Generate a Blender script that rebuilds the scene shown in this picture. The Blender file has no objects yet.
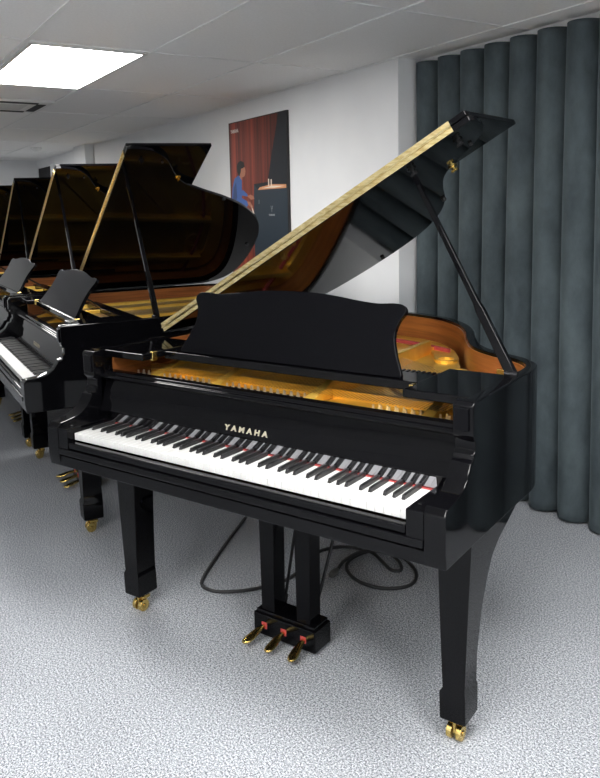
import bpy, bmesh, math, random
from mathutils import Vector, Matrix
random.seed(7)
scene = bpy.context.scene
COL = scene.collection
PI = math.pi

# ------------------------------------------------------------------ materials
def new_mat(name):
    m = bpy.data.materials.new(name); m.use_nodes = True
    nt = m.node_tree; return m, nt, nt.nodes['Principled BSDF']
def plain(name, col, rough=.5, metal=0., **kw):
    m, nt, b = new_mat(name)
    b.inputs['Base Color'].default_value = (*col, 1); b.inputs['Roughness'].default_value = rough
    b.inputs['Metallic'].default_value = metal
    for k, v in kw.items(): b.inputs[k.replace('_', ' ')].default_value = v
    return m
def noisy(name, c1, c2, scale=(20, 20, 20), rough=.5, metal=0., detail=4, bump=0., lo=.35, hi=.65, nrough=.55):
    m, nt, b = new_mat(name); N = nt.nodes; L = nt.links
    tc = N.new('ShaderNodeTexCoord'); mp = N.new('ShaderNodeMapping'); mp.inputs['Scale'].default_value = scale
    nz = N.new('ShaderNodeTexNoise'); nz.inputs['Scale'].default_value = 1; nz.inputs['Detail'].default_value = detail
    nz.inputs['Roughness'].default_value = nrough
    rp = N.new('ShaderNodeValToRGB'); rp.color_ramp.elements[0].position = lo; rp.color_ramp.elements[1].position = hi
    rp.color_ramp.elements[0].color = (*c1, 1); rp.color_ramp.elements[1].color = (*c2, 1)
    L.new(tc.outputs['Object'], mp.inputs['Vector']); L.new(mp.outputs['Vector'], nz.inputs['Vector'])
    L.new(nz.outputs['Fac'], rp.inputs['Fac']); L.new(rp.outputs['Color'], b.inputs['Base Color'])
    b.inputs['Roughness'].default_value = rough; b.inputs['Metallic'].default_value = metal
    if bump:
        bp = N.new('ShaderNodeBump'); bp.inputs['Strength'].default_value = bump; bp.inputs['Distance'].default_value = .004
        L.new(nz.outputs['Fac'], bp.inputs['Height']); L.new(bp.outputs['Normal'], b.inputs['Normal'])
    return m
def emit(name, col, s):
    m = bpy.data.materials.new(name); m.use_nodes = True; nt = m.node_tree
    nt.nodes.remove(nt.nodes['Principled BSDF']); e = nt.nodes.new('ShaderNodeEmission')
    e.inputs['Color'].default_value = (*col, 1); e.inputs['Strength'].default_value = s
    nt.links.new(e.outputs[0], nt.nodes['Material Output'].inputs[0]); return m

LAMP = 25.0
BLACK = plain('black_lacquer', (.002, .002, .0026), .05, IOR=1.28)
SATIN = plain('satin_black', (.002, .002, .0028), .12, IOR=1.22)
MIRROR = plain('polished_name_strip', (.31, .31, .335), .05, 1.0)  # mirror metal for the strip added to strengthen the key reflection
BLACKMET = plain('black_metal', (.02, .02, .022), .25, .6)
IVORY = plain('white_key_acrylic', (.62, .62, .61), .22)
EBONY = plain('black_key_plastic', (.012, .012, .013), .3)
BRASS = noisy('polished_brass', (.62, .43, .12), (.80, .60, .22), (60, 60, 60), .22, 1.)
HINGE = noisy('brass_hinge', (.62, .47, .20), (.86, .74, .42), (25, 140, 140), .3, 1.)
GOLD = noisy('gold_bronze_plate', (.78, .47, .07), (.92, .62, .13), (7, 7, 7), .34, .75)
STEEL = plain('steel', (.75, .73, .70), .25, 1.)
PINMET = plain('tuning_pin_steel', (.72, .66, .55), .3, .9)
WOOD = noisy('veneer', (.20, .062, .016), (.36, .125, .034), (3, 3, 60), .3, 0, 5)
PINWOOD = noisy('dark_pin_block', (.030, .014, .007), (.055, .026, .012), (90, 4, 90), .5)
SPRUCE = noisy('spruce', (.50, .27, .09), (.62, .36, .14), (50, 2.5, 4), .4)
REDFELT = noisy('red_felt', (.30, .035, .035), (.42, .06, .055), (300, 300, 300), .95)
ORFELT = noisy('orange_felt', (.50, .15, .04), (.62, .22, .08), (300, 300, 300), .95)
WHITEFELT = noisy('white_felt', (.6, .56, .5), (.75, .7, .62), (200, 200, 200), .95)
RUBBER = noisy('black_rubber', (.012, .012, .013), (.02, .02, .022), (90, 90, 90), .5)
GREYPLUG = noisy('grey_plug', (.06, .06, .055), (.09, .09, .085), (90, 90, 90), .5)
WHITEPL = noisy('white_plastic', (.72, .72, .71), (.78, .78, .77), (30, 30, 30), .5)
GREYPL = noisy('grey_plastic', (.52, .52, .52), (.58, .58, .58), (30, 30, 30), .5)
DARK = noisy('dark_opening', (.012, .012, .014), (.02, .02, .022), (10, 10, 10), .8)
LETTER = plain('letter_brass', (.62, .56, .42), .35, .7)
WALL = noisy('painted_wall', (.76, .77, .785), (.80, .81, .82), (2.2, 2.2, 2.2), .75, 0, 3)
DARKWALL = noisy('charcoal_wall', (.030, .030, .034), (.040, .040, .045), (3, 3, 3), .8)
GRIDM = noisy('ceiling_grid_metal', (.80, .80, .80), (.86, .86, .86), (40, 40, 40), .4)
LIGHTM = emit('led_panel', (1, .985, .96), LAMP)
CABLEM = RUBBER

def ceiling_mat():
    m, nt, b = new_mat('ceiling_tile'); N = nt.nodes; L = nt.links
    tc = N.new('ShaderNodeTexCoord'); nz = N.new('ShaderNodeTexNoise'); nz.inputs['Scale'].default_value = 90; nz.inputs['Detail'].default_value = 6
    rp = N.new('ShaderNodeValToRGB'); rp.color_ramp.elements[0].color = (.84, .835, .83, 1); rp.color_ramp.elements[1].color = (.90, .895, .89, 1)
    rp.color_ramp.elements[0].position = .3; rp.color_ramp.elements[1].position = .7
    L.new(tc.outputs['Object'], nz.inputs['Vector']); L.new(nz.outputs['Fac'], rp.inputs['Fac']); L.new(rp.outputs['Color'], b.inputs['Base Color'])
    b.inputs['Roughness'].default_value = .9; return m
CEIL = ceiling_mat()
def carpet_mat():
    m, nt, b = new_mat('speckled_carpet'); N = nt.nodes; L = nt.links
    tc = N.new('ShaderNodeTexCoord')
    n1 = N.new('ShaderNodeTexNoise'); n1.inputs['Scale'].default_value = 175; n1.inputs['Detail'].default_value = 5; n1.inputs['Roughness'].default_value = .95
    n2 = N.new('ShaderNodeTexNoise'); n2.inputs['Scale'].default_value = 1.7; n2.inputs['Detail'].default_value = 3
    rp = N.new('ShaderNodeValToRGB'); e = rp.color_ramp.elements
    e[0].position = .42; e[0].color = (.07, .076, .086, 1); e[1].position = .58; e[1].color = (.76, .79, .83, 1)
    k = rp.color_ramp.elements.new(.5); k.color = (.31, .328, .36, 1)
    mx = N.new('ShaderNodeMix'); mx.data_type = 'RGBA'; mx.blend_type = 'MULTIPLY'; mx.inputs['Factor'].default_value = .35
    r2 = N.new('ShaderNodeValToRGB'); r2.color_ramp.elements[0].position = .3; r2.color_ramp.elements[1].position = .7
    r2.color_ramp.elements[0].color = (.75, .75, .75, 1); r2.color_ramp.elements[1].color = (1, 1, 1, 1)
    for nz in (n1, n2): L.new(tc.outputs['Object'], nz.inputs['Vector'])
    L.new(n1.outputs['Fac'], rp.inputs['Fac']); L.new(n2.outputs['Fac'], r2.inputs['Fac'])
    L.new(rp.outputs['Color'], mx.inputs['A']); L.new(r2.outputs['Color'], mx.inputs['B'])
    L.new(mx.outputs['Result'], b.inputs['Base Color']); b.inputs['Roughness'].default_value = .95
    b.inputs['Specular IOR Level'].default_value = .15
    bp = N.new('ShaderNodeBump'); bp.inputs['Strength'].default_value = .25; bp.inputs['Distance'].default_value = .003
    L.new(n1.outputs['Fac'], bp.inputs['Height']); L.new(bp.outputs['Normal'], b.inputs['Normal'])
    return m
CARPET = carpet_mat()
def velvet_mat():
    m, nt, b = new_mat('velvet_curtain'); N = nt.nodes; L = nt.links
    tc = N.new('ShaderNodeTexCoord'); mp = N.new('ShaderNodeMapping'); mp.inputs['Scale'].default_value = (9, 9, 5)
    nz = N.new('ShaderNodeTexNoise'); nz.inputs['Scale'].default_value = 1; nz.inputs['Detail'].default_value = 5; nz.inputs['Roughness'].default_value = .65
    rp = N.new('ShaderNodeValToRGB'); rp.color_ramp.elements[0].position = .3; rp.color_ramp.elements[1].position = .75
    rp.color_ramp.elements[0].color = (.042, .055, .063, 1); rp.color_ramp.elements[1].color = (.088, .112, .122, 1)
    L.new(tc.outputs['Object'], mp.inputs['Vector']); L.new(mp.outputs['Vector'], nz.inputs['Vector']); L.new(nz.outputs['Fac'], rp.inputs['Fac'])
    L.new(rp.outputs['Color'], b.inputs['Base Color']); b.inputs['Roughness'].default_value = .85
    b.inputs['Sheen Weight'].default_value = .25; b.inputs['Sheen Roughness'].default_value = .4
    b.inputs['Sheen Tint'].default_value = (.55, .65, .7, 1); b.inputs['Specular IOR Level'].default_value = .2
    return m
VELVET = velvet_mat()

# ------------------------------------------------------------------ mesh helpers
def add_box(bm, x0, x1, y0, y1, z0, z1, mat=0):
    v = [bm.verts.new(c) for c in ((x0,y0,z0),(x1,y0,z0),(x1,y1,z0),(x0,y1,z0),(x0,y0,z1),(x1,y0,z1),(x1,y1,z1),(x0,y1,z1))]
    for f in ((0,3,2,1),(4,5,6,7),(0,1,5,4),(1,2,6,5),(2,3,7,6),(3,0,4,7)):
        bm.faces.new([v[i] for i in f]).material_index = mat
def add_loft(bm, rings, caps=True, mat=0):
    R = [[bm.verts.new(c) for c in r] for r in rings]; n = len(R[0])
    for a, b in zip(R[:-1], R[1:]):
        for i in range(n):
            bm.faces.new((a[i], a[(i+1) % n], b[(i+1) % n], b[i])).material_index = mat
    if caps:
        bm.faces.new(list(reversed(R[0]))).material_index = mat; bm.faces.new(R[-1]).material_index = mat
def add_prism(bm, poly, axis, a0, a1, mat=0):
    def P(p, a):
        return (a, p[0], p[1]) if axis == 'x' else (p[0], a, p[1]) if axis == 'y' else (p[0], p[1], a)
    add_loft(bm, [[P(p, a0) for p in poly], [P(p, a1) for p in poly]], True, mat)
def frame(d):
    d = d.normalized(); u = Vector((0, 0, 1)) if abs(d.z) < .95 else Vector((1, 0, 0))
    a = d.cross(u).normalized(); return a, d.cross(a)
def add_tube(bm, pts, r, n=10, mat=0):
    pts = [Vector(p) for p in pts]; rings = []
    rr = r if isinstance(r, (list, tuple)) else [r]*len(pts)
    pa = None
    for i, p in enumerate(pts):
        d = (pts[min(i+1, len(pts)-1)] - pts[max(i-1, 0)])
        a, b = frame(d)
        if pa is not None:
            dn = d.normalized(); a = (pa - dn*pa.dot(dn)).normalized(); b = dn.cross(a)
        pa = a
        rings.append([p + (a*math.cos(t) + b*math.sin(t))*rr[i] for t in [2*PI*k/n for k in range(n)]])
    add_loft(bm, rings, True, mat)
def add_cyl(bm, p0, p1, r, n=16, mat=0): add_tube(bm, [p0, p1], r, n, mat)
def smooth_path(pts, sub=6, closed=False):
    P = [Vector(p) for p in pts]; out = []; n = len(P); m = n if closed else n-1
    for i in range(m):
        p0 = P[(i-1) % n] if closed or i > 0 else P[0]; p1 = P[i]; p2 = P[(i+1) % n]
        p3 = P[(i+2) % n] if closed or i+2 < n else P[-1]
        for k in range(sub):
            t = k/sub
            out.append(.5*((2*p1) + (p2-p0)*t + (2*p0-5*p1+4*p2-p3)*t*t + (3*p1-p0-3*p2+p3)*t**3))
    if not closed: out.append(P[-1])
    return out
def offset_path(pts, d):
    out = []; n = len(pts)
    for i, p in enumerate(pts):
        t = (pts[min(i+1, n-1)] - pts[max(i-1, 0)]).normalized(); out.append(Vector((p.x - t.y*d, p.y + t.x*d)))
    return out
def obj(name, bm, mats, parent=None, bevel=0, angle=40, seg=2):
    bmesh.ops.recalc_face_normals(bm, faces=bm.faces)
    me = bpy.data.meshes.new(name); bm.to_mesh(me); bm.free()
    for m in (mats if isinstance(mats, (list, tuple)) else [mats]): me.materials.append(m)
    for f in me.polygons: f.use_smooth = True
    me.set_sharp_from_angle(angle=math.radians(angle))
    o = bpy.data.objects.new(name, me); COL.objects.link(o); o.parent = parent
    if bevel:
        md = o.modifiers.new('bevel', 'BEVEL'); md.width = bevel; md.segments = seg; md.limit_method = 'ANGLE'
        md.angle_limit = math.radians(40); md.harden_normals = True
    return o
def wn(o):
    md = o.modifiers.new('weighted_normal', 'WEIGHTED_NORMAL'); md.weight = 100; md.keep_sharp = True; return o
def bevel_if(bm, w, ok, seg=2):
    bmesh.ops.recalc_face_normals(bm, faces=bm.faces); bm.normal_update()
    es = [e for e in bm.edges if e.is_manifold and e.calc_face_angle() > .6 and (ok(e.verts[0].co) or ok(e.verts[1].co))]
    bmesh.ops.bevel(bm, geom=es, offset=w, segments=seg, profile=.5, affect='EDGES')
def B(): return bmesh.new()
def empty(name, loc=(0,0,0), rz=0):
    o = bpy.data.objects.new(name, None); COL.objects.link(o); o.location = loc; o.rotation_euler = (0,0,rz); o.empty_display_size = .1
    return o
def tag(o, label, cat, group=None):
    o['label'] = label; o['category'] = cat
    if group: o['group'] = group
    return o
def text_mesh(body, size, width, depth, mat_rot, loc, name, mat, parent=None, spacing=1.3, bold=.0):
    cu = bpy.data.curves.new('lettering', 'FONT'); cu.body = body; cu.size = size; cu.align_x = 'CENTER'; cu.align_y = 'BOTTOM_BASELINE'
    cu.space_character = spacing; cu.extrude = depth; cu.offset = bold
    t = bpy.data.objects.new('lettering', cu); COL.objects.link(t); dg = bpy.context.evaluated_depsgraph_get(); dg.update()
    me = bpy.data.meshes.new_from_object(t.evaluated_get(dg)); bpy.data.objects.remove(t)
    xs = [v.co.x for v in me.vertices]; w = max(xs) - min(xs); cx = (max(xs)+min(xs))/2
    ys = [v.co.y for v in me.vertices]; h = max(ys)-min(ys); y0 = min(ys)
    me.transform(Matrix.Diagonal((width/w, size/h, 1, 1)) @ Matrix.Translation((-cx, -y0, 0)))
    me.transform(Matrix.Translation(loc) @ mat_rot)
    me.materials.clear(); me.materials.append(mat)
    o = bpy.data.objects.new(name, me); COL.objects.link(o); o.parent = parent; return o

# ------------------------------------------------------------------ grand piano (local frame: x along keyboard, y to the tail)
W = .717; RB = .605; RT = .965; KZ = .72
OUT = [(W,.165),(W,.25),(W,.34),(W,.43),(W,.51),(W,.585),(.698,.665),(.635,.74),(.535,.80),(.44,.885),(.365,1.02),(.295,1.17),(.20,1.32),(.06,1.455),(-.10,1.525),(-.30,1.555),(-.50,1.55),(-.63,1.505),(-.70,1.41),(-W,1.27),(-W,.8),(-W,.165)]
PATH = smooth_path([(x, y, 0) for x, y in OUT], 6)
PATH = [Vector((p.x, p.y)) for p in PATH]
INN = offset_path(PATH, .034); INN2 = offset_path(PATH, .038)
LA = .51
def lidP(u, y, w=0):   # lid-plane coordinates to piano coordinates
    return Vector((-W + u*math.cos(LA) - w*math.sin(LA), y, RT+.006 + u*math.sin(LA) + w*math.cos(LA)))
def band(bm, A, Bp, z0, z1):
    n = len(A)
    rings = [[(a.x,a.y,z0),(a.x,a.y,z1),(b.x,b.y,z1),(b.x,b.y,z0)] for a, b in zip(A, Bp)]
    add_loft(bm, rings)

def make_piano(la=.51, desk_y=.328, tilt=.37, shelf=0., prop_y=.497, prop_u=1.185):
    global LA
    LA = la
    root = empty('grand_piano')
    b = B(); band(b, PATH, INN, RB, RT); bevel_if(b, .004, lambda v: v.y > .166); wn(obj('case_rim', b, BLACK, root, 0, 30))
    b = B(); band(b, INN[1:-1], INN2[1:-1], .80, RT-.012); obj('inner_rim', b, WOOD, root)
    b = B(); add_prism(b, [(p.x, max(p.y, .24)) for p in offset_path(PATH, .05)], 'z', .79, .80); obj('soundboard', b, SPRUCE, root)
    # iron plate : a web with perimeter flange, struts cast on it
    b = B()
    inn = [(p.x, p.y) for p in offset_path(PATH, .075)][1:-1]
    inn[0] = (inn[0][0], .235); inn[-1] = (inn[-1][0], .235)
    add_prism(b, inn, 'z', .835, .85)
    o1 = offset_path(PATH, .058)[6:-6]; o2 = offset_path(PATH, .15)[6:-6]
    add_loft(b, [[(p.x,p.y,.845),(p.x,p.y,.862),(k.x,k.y,.862),(k.x,k.y,.845)] for p, k in zip(o1, o2)])
    add_box(b, .10, .655, .232, .345, .840, .856)
    add_box(b, -.655, .655, .395, .42, .845, .878)
    for x, y, r in ((.46,.70,.035),(.36,.86,.04),(.24,1.04,.045),(.05,1.24,.05),(-.2,1.33,.055),(-.45,1.30,.05)):
        for k in range(12):
            a0, a1 = 2*PI*k/12, 2*PI*(k+1)/12
            rg = []
            for a in (a0, a1):
                c, s = math.cos(a), math.sin(a)
                rg.append([(x+r*c,y+r*s,.86),(x+r*c,y+r*s,.872),(x+(r-.014)*c,y+(r-.014)*s,.872),(x+(r-.014)*c,y+(r-.014)*s,.86)])
            add_loft(b, rg)
    plate = obj('iron_plate', b, GOLD, root, .004)
    b = B(); add_box(b, -.655, .10, .232, .345, .840, .855); obj('pin_block', b, PINWOOD, plate, .002)
    for x0, x1, ye in ((.52,.49,.64),(.13,.08,1.22),(-.245,-.30,1.40),(-.53,-.57,1.36)):
        b = B()
        add_loft(b, [[(x0-.024,.255,.852),(x0+.024,.255,.852),(x0+.020,.262,.862),(x0-.020,.262,.862)],
                     [(x0-.02,.42,.85),(x0+.02,.42,.85),(x0+.012,.42,.905),(x0-.012,.42,.905)],
                     [(x1-.02,ye,.85),(x1+.02,ye,.85),(x1+.012,ye,.90),(x1-.012,ye,.90)]])
        obj('plate_strut', b, GOLD, plate, .003)
    # tuning pins : the row along the front edge that the gap under the desk shows
    b = B(); add_cyl(b, (0,0,0), (0,0,.02), .0034, 8); add_cyl(b, (0,0,.004), (0,0,.010), .0052, 8)
    pin0 = obj('tuning_pin', b, PINMET, plate); first = True
    for k in range(96):
        x = -.62 + 1.24*k/95
        if min(abs(x-c) for c in (.52,.13,-.245,-.53)) < .03 or .1 < x < .34: continue
        o = pin0 if first else pin0.copy()
        if not first: COL.objects.link(o)
        first = False; o.location = (x, .300 + .014*(k % 2), .856)
    b = B()
    for k in range(110):
        x = -.60 + 1.17*k/109
        ye = .60 + (.64-x)*.62 if x > -.4 else 1.24
        ye = min(ye, 1.30)
        if x > .3: ye = .62 + (.62-x)*.55
        add_box(b, x-.0009, x+.0009, .30, ye, .884, .8855)
    st = obj('strings', b, STEEL, root); st['kind'] = 'stuff'
    b = B()
    for k in range(60):
        x = -.58 + 1.06*k/59; add_box(b, x-.005, x+.005, .55, .62, .887, .915)
    d = obj('dampers', b, SATIN, root, .001); d['kind'] = 'stuff'
    b = B()
    for i in range(14):
        a0 = (.18-.9*i/14*.95, 1.20+.14*math.sin(i/14*PI*.9)); a1 = (.18-.9*(i+1)/14*.95, 1.20+.14*math.sin((i+1)/14*PI*.9))
        add_loft(b, [[(a0[0],a0[1],.862),(a0[0],a0[1]+.016,.862),(a0[0],a0[1]+.016,.876),(a0[0],a0[1],.876)],
                     [(a1[0],a1[1],.862),(a1[0],a1[1]+.016,.862),(a1[0],a1[1]+.016,.876),(a1[0],a1[1],.876)]])
    obj('string_felt', b, REDFELT, root)
    b = B(); add_box(b, -.64, .64, .217, .231, .845, .864); obj('action_felt', b, ORFELT, root)
    b = B(); add_box(b, .555, .585, .715, .735, .875, .925); obj('lock_plate', b, BRASS, root, .002)
    # key bed, slip, arms, cheeks, fallboard
    b = B(); add_box(b, -W+.001, W-.001, -.022, .60, RB, .642); obj('key_bed', b, BLACK, root, .004)
    b = B(); add_box(b, -.6615, .6615, -.031, -.004, .648, .670); add_box(b, -.614, .614, -.026, -.004, .672, .694); obj('key_slip', b, BLACK, root, .004)
    arm = [(-.022,.606),(-.028,.645),(-.028,.735),(-.016,.750),(.01,.752),(.045,.757),(.075,.767),(.098,.783),(.112,.803),(.120,.818),(.136,.822),(.138,.836),(.146,.842),(.146,.868),(.134,.880),(.132,.957),(.140,RT),(.165,RT),(.165,.606)]
    for s in (-1, 1):
        b = B(); add_prism(b, arm, 'x', s*.662, s*W); bevel_if(b, .004, lambda v: v.y < .164); wn(obj('case_arm', b, BLACK, root, 0, 30))
        b = B(); add_box(b, s*.616, s*.6615, -.027, .15, .668, .737); add_cyl(b, (s*.636,.01,.737), (s*.636,.01,.741), .006, 14)
        obj('cheek_block', b, BLACK, root, .004)
        b = B(); add_box(b, s*.668, s*.706, .126, .134, .893, .952); obj('arm_panel', b, SATIN, root, .003)
        b = B(); add_box(b, s*.49, s*.682, .20, .50, .936, .960); obj('desk_rail', b, BLACK, root, .005)
        b = B(); add_box(b, s*.487, s*.499, .245, .268, .93, .962); obj('rail_latch', b, BRASS, root, .002)
    b = B()
    add_prism(b, [(.154,.70),(.1555,.722),(.1465,.7625),(.156,.772),(.186,.862),(.166,.866),(.160,.874),(.164,.882),(.176,.884),(.180,.892),(.214,.892),(.216,.70)], 'x', -.660, .660)
    fb = obj('fallboard', b, BLACK, root, .0025)
    b = B(); add_prism(b, [(.1530,.7215),(.1455,.7585),(.1475,.7585),(.1550,.7215)], 'x', -.614, .614)  # added reflector, tilted to brighten the keys' mirror image in the fallboard
    o = obj('name_strip', b, MIRROR, fb); o['label'] = 'mirror polished strip reflecting the keys'
    ang = math.atan2(.09, .030)
    text_mesh('YAMAHA', .0175, .168, .0006, Matrix.Rotation(ang, 4, 'X'), (-.012,.1552,.7715), 'brand_lettering', LETTER, fb, 1.7, .0008)
    b = B(); add_box(b, -.613, .613, .148, .1525, .7203, .7225); obj('key_felt', b, REDFELT, root)
    # keys
    pitch = 1.225/52
    b = B(); add_box(b, -.01135, .01135, 0, .151, .697, KZ); wk = obj('white_key', b, IVORY, root, .0012)
    b = B()
    add_loft(b, [[(-.0052,.053,KZ-.002),(.0052,.053,KZ-.002),(.0052,.1505,KZ-.002),(-.0052,.1505,KZ-.002)],
                 [(-.0046,.060,KZ+.0115),(.0046,.060,KZ+.0115),(.0046,.1505,KZ+.0125),(-.0046,.1505,KZ+.0125)]])
    bk = obj('black_key', b, EBONY, root, .0012)
    names = 'ABCDEFG'; fw = fb_ = True
    for i in range(52):
        x = -.6125 + pitch*(i+.5)
        o = wk if fw else wk.copy()
        if not fw: COL.objects.link(o)
        fw = False; o.location.x = x
        nm = names[i % 7]
        if nm in 'ACDFG' and i < 51:
            o = bk if fb_ else bk.copy()
            if not fb_: COL.objects.link(o)
            fb_ = False
            o.location.x = x + pitch/2 + {'A':.002,'C':-.002,'D':.002,'F':-.003,'G':0}[nm]
    # music desk, shelf, support
    b = B(); add_box(b, -.487, .487, .305-shelf, .43-shelf, .936, .952); add_box(b, -.487, .487, .30-shelf, .312-shelf, .930, .956); obj('desk_shelf', b, BLACK, root, .003)
    half = [(.425,0),(.427,.012),(.404,.06),(.388,.105),(.386,.135),(.394,.165),(.408,.188),(.408,.203),(.395,.214),(.365,.217),(.31,.214),(.24,.220),(.17,.229),(.09,.236),(0,.238)]
    hp = smooth_path([(x, z, 0) for x, z in half], 4)
    poly = [(p.x, p.y) for p in hp] + [(-p.x, p.y) for p in reversed(hp[:-1])]
    ct, sn = math.cos(tilt), math.sin(tilt)
    def dk(p, w): return (p[0]-.008, desk_y + p[1]*sn + w*ct, .955 + p[1]*ct - w*sn)
    b = B(); add_loft(b, [[dk(p, 0) for p in poly], [dk(p, .016) for p in poly]]); dsk = obj('music_desk', b, SATIN, root, .0025)
    b = B(); add_tube(b, [dk((.02,.12),.018), (.02,.428-shelf+.3*(tilt-.24),.955)], .006, 8); obj('desk_support', b, BLACKMET, dsk)
    # lid with front flap folded back on top
    lx = [(p.x, p.y) for p in offset_path(PATH, -.010)]
    lid_poly = [(-W-.002,.525)] + [(W+.008,.525)] + [q for q in lx if q[1] > .53]
    b = B(); add_loft(b, [[lidP(x+W, y, 0) for x, y in lid_poly], [lidP(x+W, y, .018) for x, y in lid_poly]])
    lid = obj('lid', b, BLACK, root, .003)
    b = B(); add_loft(b, [[lidP(u, y, w+(y-.525)*.03) for u, y, w in ((.0,.525,.0205),(2*W+.006,.525,.0205),(2*W+.006,.958,.0205),(.0,.958,.0205))],
                          [lidP(u, y, w+(y-.525)*.03) for u, y, w in ((.0,.525,.038),(2*W+.006,.525,.038),(2*W+.006,.958,.038),(.0,.958,.038))]])
    obj('front_flap', b, BLACK, lid, .003)
    b = B()
    for w0, w1 in ((.002,.0165),(.022,.0365)):
        add_loft(b, [[lidP(u,.5235,w0), lidP(u,.5265,w0), lidP(u,.5265,w1), lidP(u,.5235,w1)] for u in (.01, 1.385)])
    add_tube(b, [lidP(.01,.521,.0192), lidP(1.385,.521,.0192)], .0036, 8)
    for k in range(26):
        for w in (.009,.030):
            pnt = lidP(.04+1.32*k/25,.5235,w); add_cyl(b, pnt, pnt+Vector((0,-.0018,0)), .0032, 8)
    o = obj('lid_hinge', b, HINGE, lid); o['label'] = 'long gold piano hinge'
    # prop sockets and lock on the lid underside
    for u, y, m in ((prop_u+.005,.60,BLACKMET),(1.355,.615,BLACKMET),(1.225,.835,BRASS)):
        b = B(); add_cyl(b, lidP(u,y,.001), lidP(u,y,-.004), .015, 18); add_cyl(b, lidP(u,y,-.002), lidP(u,y,-.016), .007, 14)
        add_loft(b, [[lidP(u-.012,y-.004,-.012),lidP(u+.012,y-.004,-.012),lidP(u+.012,y+.004,-.012),lidP(u-.012,y+.004,-.012)],
                     [lidP(u-.012,y-.004,-.02),lidP(u+.012,y-.004,-.02),lidP(u+.012,y+.004,-.02),lidP(u-.012,y+.004,-.02)]])
        obj('prop_socket', b, m, lid)
    b = B(); q = lidP(1.35,.72,0); add_cyl(b, q, lidP(1.35,.72,-.008), .006, 10)
    for u, y in ((.50,1.50),(1.02,1.16)):
        add_cyl(b, lidP(u,y,.001), lidP(u,y,-.010), .009, 12)
    obj('lid_bumper', b, RUBBER, lid)
    # prop stick: thick base portion + slim upper rod
    p0 = Vector((.683,prop_y,RT-.005)); p1 = lidP(prop_u,.605,-.012); dv = (p1-p0)
    sd = dv.cross(Vector((0,1,0))).normalized(); fd = dv.cross(sd).normalized()
    def ring(t, a, c): 
        m = p0 + dv*t; return [m+sd*a+fd*c, m-sd*a+fd*c, m-sd*a-fd*c, m+sd*a-fd*c]
    b = B(); add_loft(b, [ring(0,.0145,.011), ring(.30,.0125,.011), ring(.34,.009,.009), ring(.97,.007,.008), ring(.99,.006,.006)])
    pr = obj('lid_prop', b, BLACK, root, .0025)
    b = B(); add_cyl(b, p0+dv*.96, p0+dv*1.0, .0075, 12); obj('prop_tip', b, BLACKMET, pr)
    b = B(); add_cyl(b, p0+Vector((-.018,-.012,.006)), p0+Vector((.018,-.012,.006)), .008, 14); obj('prop_pivot', b, BLACKMET, pr)
    # legs with brass casters
    def leg(flip, rear=False):
        prof = [(.064,.209,.290),(.070,.205,.293),(.145,.202,.293),(.156,.207,.293),(.24,.205,.288),(.36,.203,.305),(.44,.202,.335),(.49,.202,.366),(.52,.202,.412),(.545,.202,.475),(.57,.202,.535),(RB+.001,.202,.595)]
        b = B(); rings = []
        for z, y0, y1 in prof:
            if z <= .15: h0, h1 = (.593,.667) if z > .065 else (.598,.662)
            else:
                t = (z-.156)/(RB-.156); h0 = .600-.014*t; h1 = .663+.020*t
            if rear or flip < 0: y1 = y0+.09+.02*max(0, z-.3)
            xs = (h0, h1) if flip > 0 else (-h1, -h0)
            y0 -= .006; y1 -= .006
            sh = .006 if flip > 0 else .032
            xs = (xs[0]+sh, xs[1]+sh)
            rings.append([(xs[0],y0,z),(xs[1],y0,z),(xs[1],y1,z),(xs[0],y1,z)])
        if rear:
            rings = [[(c[0]-.635*flip-.28, c[1]+1.06, c[2]) for c in r] for r in rings]
        o = obj('leg', b, BLACK, root, .003, 30) if False else None
        bb = b; add_loft(bb, rings); o = obj('leg', bb, BLACK, root, .003, 30)
        cx = (.632 if flip > 0 else -.594) if not rear else -.28; cy = .252 if not rear else 1.31
        b = B(); add_cyl(b, (cx,cy,.066), (cx,cy,.046), .012, 14)
        add_box(b, cx-.017, cx+.017, cy-.022, cy+.014, .042, .054); add_box(b, cx-.004, cx+.004, cy-.03, cy+.01, .02, .05)
        for s in (-1, 1):
            add_cyl(b, (cx+s*.006, cy-.018, .022), (cx+s*.021, cy-.018, .022), .022, 20)
            add_cyl(b, (cx+s*.021, cy-.018, .022), (cx+s*.024, cy-.018, .022), .008, 12)
        obj('caster', b, BRASS, o, .002)
    leg(1); leg(-1); leg(1, True)
    # pedal lyre
    lc = -.018
    b = B(); add_box(b, lc-.125, lc+.125, .33, .425, .012, .086); add_box(b, lc-.118, lc+.118, .337, .420, .080, .098)
    ly = obj('pedal_lyre', b, BLACK, root, .004)
    b = B(); add_box(b, lc-.11, lc+.11, .37, .41, .44, RB); obj('lyre_block', b, SATIN, ly, .003)
    for s in (-1, 1):
        b = B(); cx = lc + s*.072
        add_loft(b, [[(cx-h,.342,z),(cx+h,.342,z),(cx+h,.405,z),(cx-h,.405,z)] for z, h in ((.096,.027),(.3,.029),(RB+.001,.033))])
        obj('lyre_post', b, SATIN, ly, .003)
        b = B(); add_cyl(b, (lc+s*.062,.42,.085), (lc+s*.10,.64,RB), .0055, 10); add_cyl(b, (lc+s*.062,.42,.085), (lc+s*.0646,.435,.12), .009, 10)
        obj('lyre_rod', b, BLACKMET, ly)
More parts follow.
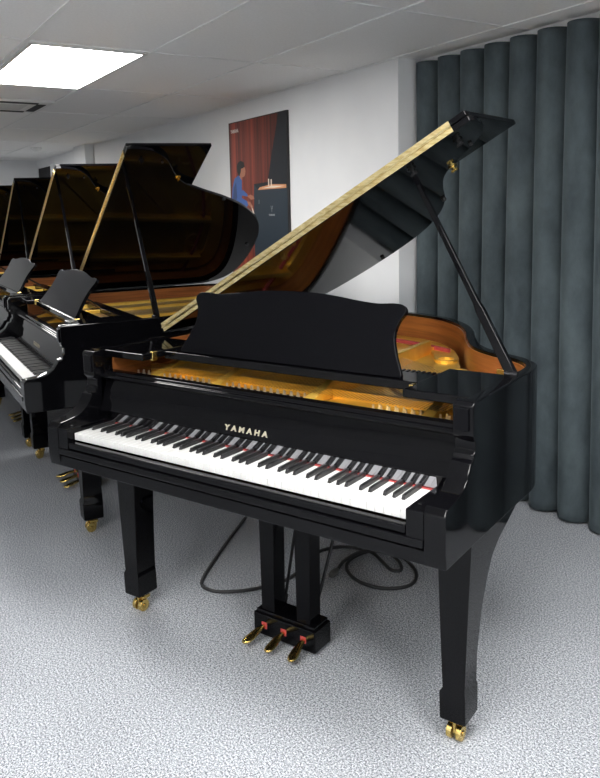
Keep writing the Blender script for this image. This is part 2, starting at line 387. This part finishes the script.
    for k in (-1, 0, 1):
        px = lc + .079*k
        b = B(); rings = []
        for t, w, z, th in ((0,.007,.046,.007),(.25,.008,.046,.008),(.45,.013,.042,.009),(.65,.0165,.036,.009),(.85,.0165,.032,.008),(.96,.011,.031,.006),(1,.005,.031,.004)):
            y = .345 - .112*t
            rings.append([(px+.014*k*t+w*math.cos(a), y, z+th*math.sin(a)) for a in [2*PI*j/12 for j in range(12)]])
        add_loft(b, rings); pd = obj('pedal', b, BRASS, ly)
        b = B(); add_box(b, px-.011, px+.011, .3285, .332, .038, .060); obj('pedal_felt', b, REDFELT, ly)
    return root

def copy_tree(o, parent=None, keep=lambda n: True):
    c = o.copy(); COL.objects.link(c); c.parent = parent
    for ch in o.children:
        if keep(ch.name): copy_tree(ch, c, keep)
    return c
p1 = make_piano()
G = 'grand pianos standing in a row along the wall'
tag(p1, 'polished black grand piano in front of the curtain, its whole white keyboard facing the viewer', 'grand piano', G)
def nokeys(n): return not n.startswith(('white_key', 'black_key', 'tuning_pin'))
def nopins(n): return not n.startswith('tuning_pin')
spots = [((-1.977,.656), -.447, nopins, 'second black grand piano from the front, grey-shining music desk, lid below the poster'),
         ((-3.337,1.285), -.428, nopins, 'third black grand piano from the front, brown-glowing lid, music desk at left edge'),
         ((-4.958,2.102), -.445, nokeys, 'black grand piano farther back, narrow dark open lid left of the brown-glowing one'),
         ((-6.45,2.80), -.44, nokeys, 'farthest black grand piano, only a slip of its lid at the left edge')]
p2 = make_piano(.557, .262, .60, .05, .575, 1.13)
def drop(o):
    for c in list(o.children): drop(c)
    bpy.data.objects.remove(o)
for (x, y), th, keep, lab in spots:
    o = copy_tree(p2, None, keep); o.location = (x, y, 0); o.rotation_euler = (0, 0, th); tag(o, lab, 'grand piano', G)
drop(p2)

# ------------------------------------------------------------------ room (frame: a along the long wall to the left, b towards that wall)
C0 = Vector((-.541, 2.159)); PSI = 1.17323; ci, si = math.cos(PSI), math.sin(PSI); H = 2.2345
def R(a, b, z): return Vector((C0.x - si*a + ci*b, C0.y + ci*a + si*b, z))
ROOMROT = Matrix(((-si, ci, 0, C0.x), (ci, si, 0, C0.y), (0, 0, 1, 0), (0, 0, 0, 1)))
def robj(name, bm, mats, parent=None, bevel=0, origin=(0,0,0), angle=40):
    """mesh given in room coordinates (a,b,z), placed with its origin at a point of the room"""
    bmesh.ops.translate(bm, verts=bm.verts, vec=-Vector(origin))
    o = obj(name, bm, mats, parent, bevel, angle)
    if parent is None: o.matrix_world = ROOMROT @ Matrix.Translation(origin)
    return o
def rempty(name, origin):
    o = empty(name); o.matrix_world = ROOMROT @ Matrix.Translation(origin); return o
def rpart(name, bm, mats, parent, bevel=0, origin=(0,0,0)):
    bmesh.ops.translate(bm, verts=bm.verts, vec=-Vector(origin)); return obj(name, bm, mats, parent, bevel)
def struct(name, bm, mats, bevel=0):
    o = robj(name, bm, mats, None, bevel); o['kind'] = 'structure'; return o
A0, A1, B0, B1 = -5.6, 8.05, -5.0, .32
b = B(); add_box(b, A0-.1, A1+.1, B0-.1, B1+.1, -.08, 0); struct('floor', b, CARPET)
b = B(); add_box(b, A0-.1, A1+.1, B0-.1, B1+.1, H, H+.08); struct('ceiling', b, CEIL)
b = B(); add_box(b, 0, A1, 0, B1+.1, 0, H); struct('wall_back', b, WALL)
b = B(); add_box(b, A0, 0, B1, B1+.1, 0, H); struct('wall_alcove', b, WALL)
b = B(); add_box(b, A1, A1+.1, B0, B1, 0, H); struct('wall_left', b, WALL)
b = B(); add_box(b, A0-.1, A0, B0, B1, 0, H); struct('wall_right', b, WALL)
b = B(); add_box(b, A0, A1, B0-.1, B0, 0, H); struct('wall_front', b, WALL)
b = B(); add_box(b, 5.35, 5.8, -.10, 0, 0, H); struct('trim_1', b, WALL)
b = B(); add_box(b, 7.20, 7.92, -.006, .0, 0, 2.11, 0); add_box(b, 7.16, 7.22, -.02, 0, 0, 2.13, 1); add_box(b, 7.92, 7.97, -.02, 0, 0, 2.13, 1); struct('door_1', b, [DARK, WALL])
# ceiling grid, lattice 0.6 m across b, 1.2 m along a
gi = 3.012*.6; gj = .37988*1.2      # grid origin relative to C0
def ga(j): return gj + j*1.2
def gb(i): return -gi + i*.6
b = B()
for i in range(-5, 4):
    if B0 < gb(i) < .1: add_box(b, A0, A1, gb(i)-.010, gb(i)+.010, H-.005, H+.01)
for j in range(-4, 8):
    if A0 < ga(j) < A1: add_box(b, ga(j)-.010, ga(j)+.010, B0, 0 if ga(j) > 0 else .15, H-.004, H+.01)
struct('trim_2', b, GRIDM)
b = B(); add_box(b, A0, 0, .16, .20, H-.028, H); struct('trim_3', b, GRIDM)

# ceiling lights: first one visible, unseen others placed to match brightness and shadows
def light(j, i, label):
    a0, a1, b0, b1 = ga(j)+.012, ga(j+1)-.012, gb(i)+.012, gb(i+1)-.012
    org = ((a0+a1)/2, (b0+b1)/2, H-.012)
    t = rempty('ceiling_light', org); tag(t, label, 'ceiling light', 'led panels in the ceiling')
    m = B(); add_box(m, a0+.018, a1-.018, b0+.018, b1-.018, H-.010, H-.004); rpart('diffuser', m, LIGHTM, t, 0, org)
    m = B()
    for x0, x1, y0, y1 in ((a0,a1,b0,b0+.02),(a0,a1,b1-.02,b1),(a0,a0+.02,b0,b1),(a1-.02,a1,b0,b1)): add_box(m, x0, x1, y0, y1, H-.012, H-.001)
    rpart('light_frame', m, WHITEPL, t, 0, org)
light(0, 0, 'glowing white LED ceiling panel at the upper left above the pianos')
light(-3, 0, 'LED ceiling panel to the right of the front piano, beside the curtain')
light(-3, -2, 'LED ceiling panel over the open floor right of the front piano keyboard')
light(4, 0, 'LED ceiling panel farthest back above the last pianos')
light(-3, -4, 'LED ceiling panel over the open floor ahead of the front piano')
light(-5, -1, 'LED ceiling panel over the open floor near the right wall')
# ceiling vent (four-way cassette), detector
org = (ga(1.75), gb(.5), H-.004)
t = rempty('ceiling_vent', org); tag(t, 'square white air vent with dark slots in the ceiling, behind the lit panel', 'ceiling vent')
m = B(); add_box(m, org[0]-.29, org[0]+.29, org[1]-.29, org[1]+.29, H-.016, H-.001); rpart('vent_panel', m, WHITEPL, t, .003, org)
m = B(); add_box(m, org[0]-.14, org[0]+.14, org[1]-.14, org[1]+.14, H-.020, H-.015); rpart('vent_grille', m, GREYPL, t, .002, org)
for dx, dy in ((1,0),(-1,0),(0,1),(0,-1)):
    m = B(); cx, cy = org[0]+dx*.225, org[1]+dy*.225; hx, hy = (.03,.19) if dx else (.19,.03)
    add_box(m, cx-hx, cx+hx, cy-hy, cy+hy, H-.019, H-.0155); rpart('vent_slot', m, DARK, t, 0, org)
a_, b_ = ga(4.58), gb(2.2); org = (a_, b_, H)
m = B(); rings = []
for r, z in ((.062,0),(.062,-.012),(.05,-.034),(.026,-.044)): rings.append([(a_+r*math.cos(k*PI/12), b_+r*math.sin(k*PI/12), H+z) for k in range(24)])
add_loft(m, rings); sd_ = robj('smoke_detector', m, WHITEPL, None, 0, org)
tag(sd_, 'small round white smoke detector on the far ceiling', 'smoke detector')

# curtain
P = .163; m = B(); cols = []
NA = 34*18
for k in range(NA+1):
    a = -.030 - P*34*k/NA
    ph = 2*PI*(a+.075)/P
    col = []
    for z in (.012, .05, .4, .9, 1.4, 1.9, H-.045, H-.030):
        fl = 1.0 + .12*math.sin(ph*.5+z*.7)*(1-z/H)
        w = math.cos(ph) - .10*math.cos(2*ph)
        bb = .145 - .07*w*fl + .008*math.sin(a*3.1+z*1.3)
        aa = a + .024*math.sin(ph) + .004*math.sin(a*7+z)*(1-z/H)
        col.append((aa, bb, z))
    cols.append(col)
V = [[m.verts.new(c) for c in col] for col in cols]
for c1, c2 in zip(V[:-1], V[1:]):
    for k in range(len(c1)-1): m.faces.new((c1[k], c2[k], c2[k+1], c1[k+1]))
cur = robj('curtain', m, VELVET, None, 0, (-2, .145, 0), 80)
so = cur.modifiers.new('thickness', 'SOLIDIFY'); so.thickness = .004
tag(cur, 'floor-length grey-teal pleated velvet curtain behind the front piano', 'curtain')

# poster
org = (1.54, 0, 1.5)
po = rempty('poster', org); tag(po, 'tall poster of a pianist in blue by red drapes on the white wall', 'poster')
m = B(); add_box(m, 1.122, 1.958, -.020, -.001, .905, 2.097); rpart('poster_board', m, plain('poster_edge', (.015,.013,.015), .5), po, 0, org)
def drape():
    mt, nt, bs = new_mat('printed_drapes'); N = nt.nodes; L = nt.links
    tc = N.new('ShaderNodeTexCoord'); mp = N.new('ShaderNodeMapping'); mp.inputs['Scale'].default_value = (26, 1, .5)
    nz = N.new('ShaderNodeTexNoise'); nz.inputs['Scale'].default_value = 1; nz.inputs['Detail'].default_value = 3
    rp = N.new('ShaderNodeValToRGB'); rp.color_ramp.elements[0].position = .32; rp.color_ramp.elements[1].position = .68
    rp.color_ramp.elements[0].color = (.060,.012,.010,1); rp.color_ramp.elements[1].color = (.34,.060,.030,1)
    sp = N.new('ShaderNodeSeparateXYZ'); mr = N.new('ShaderNodeMapRange')
    mr.inputs['From Min'].default_value = -.35; mr.inputs['From Max'].default_value = .42; mr.inputs['To Min'].default_value = .30; mr.inputs['To Max'].default_value = 1.35
    mx = N.new('ShaderNodeMix'); mx.data_type = 'RGBA'; mx.blend_type = 'MULTIPLY'; mx.inputs['Factor'].default_value = 1
    L.new(tc.outputs['Object'], mp.inputs['Vector']); L.new(mp.outputs['Vector'], nz.inputs['Vector']); L.new(nz.outputs['Fac'], rp.inputs['Fac'])
    L.new(tc.outputs['Object'], sp.inputs['Vector']); L.new(sp.outputs['X'], mr.inputs['Value'])
    L.new(rp.outputs['Color'], mx.inputs['A']); L.new(mr.outputs['Result'], mx.inputs['B']); L.new(mx.outputs['Result'], bs.inputs['Base Color'])
    bs.inputs['Roughness'].default_value = .5; return mt
mats = [drape(), plain('print_navy', (.006,.009,.014), .5), plain('print_slate', (.020,.032,.046), .5), plain('print_hair', (.008,.007,.007), .5),
        plain('print_skin', (.42,.17,.10), .5), plain('print_blue', (.05,.12,.36), .5), plain('print_blue_shade', (.03,.06,.17), .5),
        plain('print_copper', (.62,.27,.12), .5), plain('print_cream', (.80,.66,.52), .5), plain('print_logo', (.72,.62,.58), .5), plain('print_emblem', (.32,.34,.36), .5)]
m = B()
def pic(poly, mat, lay):
    bb = -.0201 - lay*.0003
    f = m.faces.new([m.verts.new((a, bb, z)) for a, z in poly]); f.material_index = mat
pic([(1.952,.911),(1.128,.911),(1.128,2.091),(1.952,2.091)], 0, 0)
pic([(1.227,2.091),(1.128,2.091),(1.128,1.6),(1.40,1.6),(1.351,1.76),(1.278,1.951)], 1, 1)
pic([(1.587,1.633),(1.531,1.589),(1.128,1.594),(1.128,.911),(1.60,.911),(1.60,1.4)], 2, 2)
pic([(1.587,1.633),(1.36,1.64),(1.36,1.60),(1.531,1.589)], 1, 3)
pic([(1.531,1.589),(1.50,1.607),(1.331,1.622),(1.14,1.614),(1.14,1.590)], 7, 4)
pic([(1.47,1.598),(1.33,1.612),(1.16,1.604),(1.30,1.596)], 8, 5)
pic([(1.381,1.66),(1.366,1.66),(1.366,1.612),(1.381,1.612)], 8, 6); pic([(1.345,1.655),(1.330,1.655),(1.330,1.612),(1.345,1.612)], 8, 6)
pic([(1.808,1.711),(1.885,1.685),(1.922,1.618),(1.939,1.528),(1.93,1.40),(1.80,1.38),(1.729,1.46),(1.676,1.488),(1.695,1.513),(1.777,1.539),(1.774,1.583),(1.770,1.671)], 5, 3)
pic([(1.86,1.66),(1.90,1.62),(1.92,1.53),(1.88,1.50),(1.85,1.55)], 6, 4)
pic([(1.80,1.56),(1.724,1.552),(1.673,1.546),(1.69,1.565),(1.76,1.60)], 5, 4)
pic([(1.693,1.551),(1.640,1.560),(1.60,1.548),(1.583,1.529),(1.634,1.522)], 4, 5)
pic([(1.695,1.513),(1.65,1.508),(1.61,1.475),(1.62,1.46),(1.68,1.488)], 4, 5)
pic([(1.640,1.49),(1.612,1.46),(1.578,1.40),(1.60,1.40)], 8, 5)
pic([(1.805,1.745),(1.74,1.77),(1.713,1.752),(1.708,1.728),(1.72,1.70),(1.742,1.690),(1.765,1.690),(1.772,1.668),(1.808,1.70)], 4, 4)
pic([(1.838,1.735),(1.842,1.775),(1.82,1.80),(1.775,1.81),(1.73,1.795),(1.718,1.765),(1.745,1.755),(1.775,1.752),(1.782,1.728),(1.80,1.70),(1.82,1.705)], 3, 5)
pic([(1.341,1.455),(1.337,1.455),(1.337,1.432),(1.341,1.432)], 10, 5)
for s in (-1, 1): pic([(1.339+s*.010-.0025,1.475),(1.339+s*.010+.0025,1.475),(1.339+s*.006+.002,1.452),(1.339+s*.006-.002,1.452)], 10, 5)
pic([(1.52,1.52),(1.515,1.52),(1.515,1.49),(1.52,1.49)], 10, 5)
pp = rpart('printed_picture', m, mats, po, 0, org)
rt = Matrix(((-1,0,0,0),(0,0,-1,0),(0,1,0,0),(0,0,0,1)))   # text faces the room (-b), reads along -a
text_mesh('YAMAHA', .026, .125, .0002, rt, (1.861-org[0], -.0222, 2.018-org[2]), 'poster_lettering', mats[9], po, 1.15, .0015)
text_mesh('YAMAHA', .013, .085, .0002, rt, (1.339-org[0], -.0222, 1.405-org[2]), 'poster_lettering', mats[10], po, 1.15, .0005)

# cable on the carpet
def cable(pts, r): 
    m = B(); add_tube(m, smooth_path(pts, 8), r, 8); return m
c = cable([(-1.0,1.75,.007),(-.90,1.35,.007),(-.786,1.071,.007),(-.69,.83,.007),(-.613,.65,.007),(-.565,.545,.007),(-.53,.49,.007),(-.484,.470,.007),(-.42,.485,.007),(-.33,.57,.007),(-.27,.70,.007),(-.285,.85,.007),(-.30,.96,.007),(-.278,1.02,.007),(-.235,1.062,.007),(-.17,1.082,.007),
           (-.10,1.075,.007),(-.02,1.02,.007),(.035,.985,.007),(.066,1.005,.008),(.03,1.05,.018),(-.04,1.085,.020),(-.11,1.06,.020),(-.145,.97,.012),(-.12,.895,.007),(-.03,.835,.007),(.07,.835,.007),(.14,.89,.007),(.150,.96,.007),(.11,1.035,.010),(.02,1.085,.022),(-.07,1.075,.032),(-.125,1.01,.032),(-.15,.93,.022),(-.142,.86,.012)], .0068)
cb = obj('power_cable', c, CABLEM); tag(cb, 'black power cable lying in loops on the carpet beneath the front piano', 'cable')
m = B(); add_tube(m, [(-.142,.862,.013),(-.1405,.845,.013),(-.138,.815,.014),(-.137,.805,.014)], [.008,.014,.014,.010], 12); obj('plug', m, GREYPLUG, cb)

# ------------------------------------------------------------------ camera
cam = bpy.data.cameras.new('camera'); co = bpy.data.objects.new('camera', cam); COL.objects.link(co)
yaw, pitch, roll = .6169293, .1212096, -.0210697; f = 755.7865
F = Vector((-math.sin(yaw)*math.cos(pitch), math.cos(yaw)*math.cos(pitch), -math.sin(pitch))); r0 = Vector((math.cos(yaw), math.sin(yaw), 0)); u0 = r0.cross(F)
r1 = r0*math.cos(roll) + u0*math.sin(roll); u1 = u0*math.cos(roll) - r0*math.sin(roll)
mw = Matrix((( r1.x, u1.x, -F.x, 1.397692), (r1.y, u1.y, -F.y, -1.547960), (r1.z, u1.z, -F.z, 1.428431), (0, 0, 0, 1)))
co.matrix_world = mw
cam.sensor_fit = 'HORIZONTAL'; cam.sensor_width = 36; cam.lens = f/600*36
cam.shift_x = (300-297.2422)/600; cam.shift_y = (303.99-389)/600; cam.clip_start = .02
scene.camera = co

w = bpy.data.worlds.new('world'); scene.world = w; w.use_nodes = True
w.node_tree.nodes['Background'].inputs['Color'].default_value = (.8, .85, .95, 1); w.node_tree.nodes['Background'].inputs['Strength'].default_value = .3
vs = scene.view_settings; vs.view_transform = 'Standard'; vs.look = 'None'; vs.gamma = 1; vs.use_curve_mapping = False; vs.exposure = 0.2
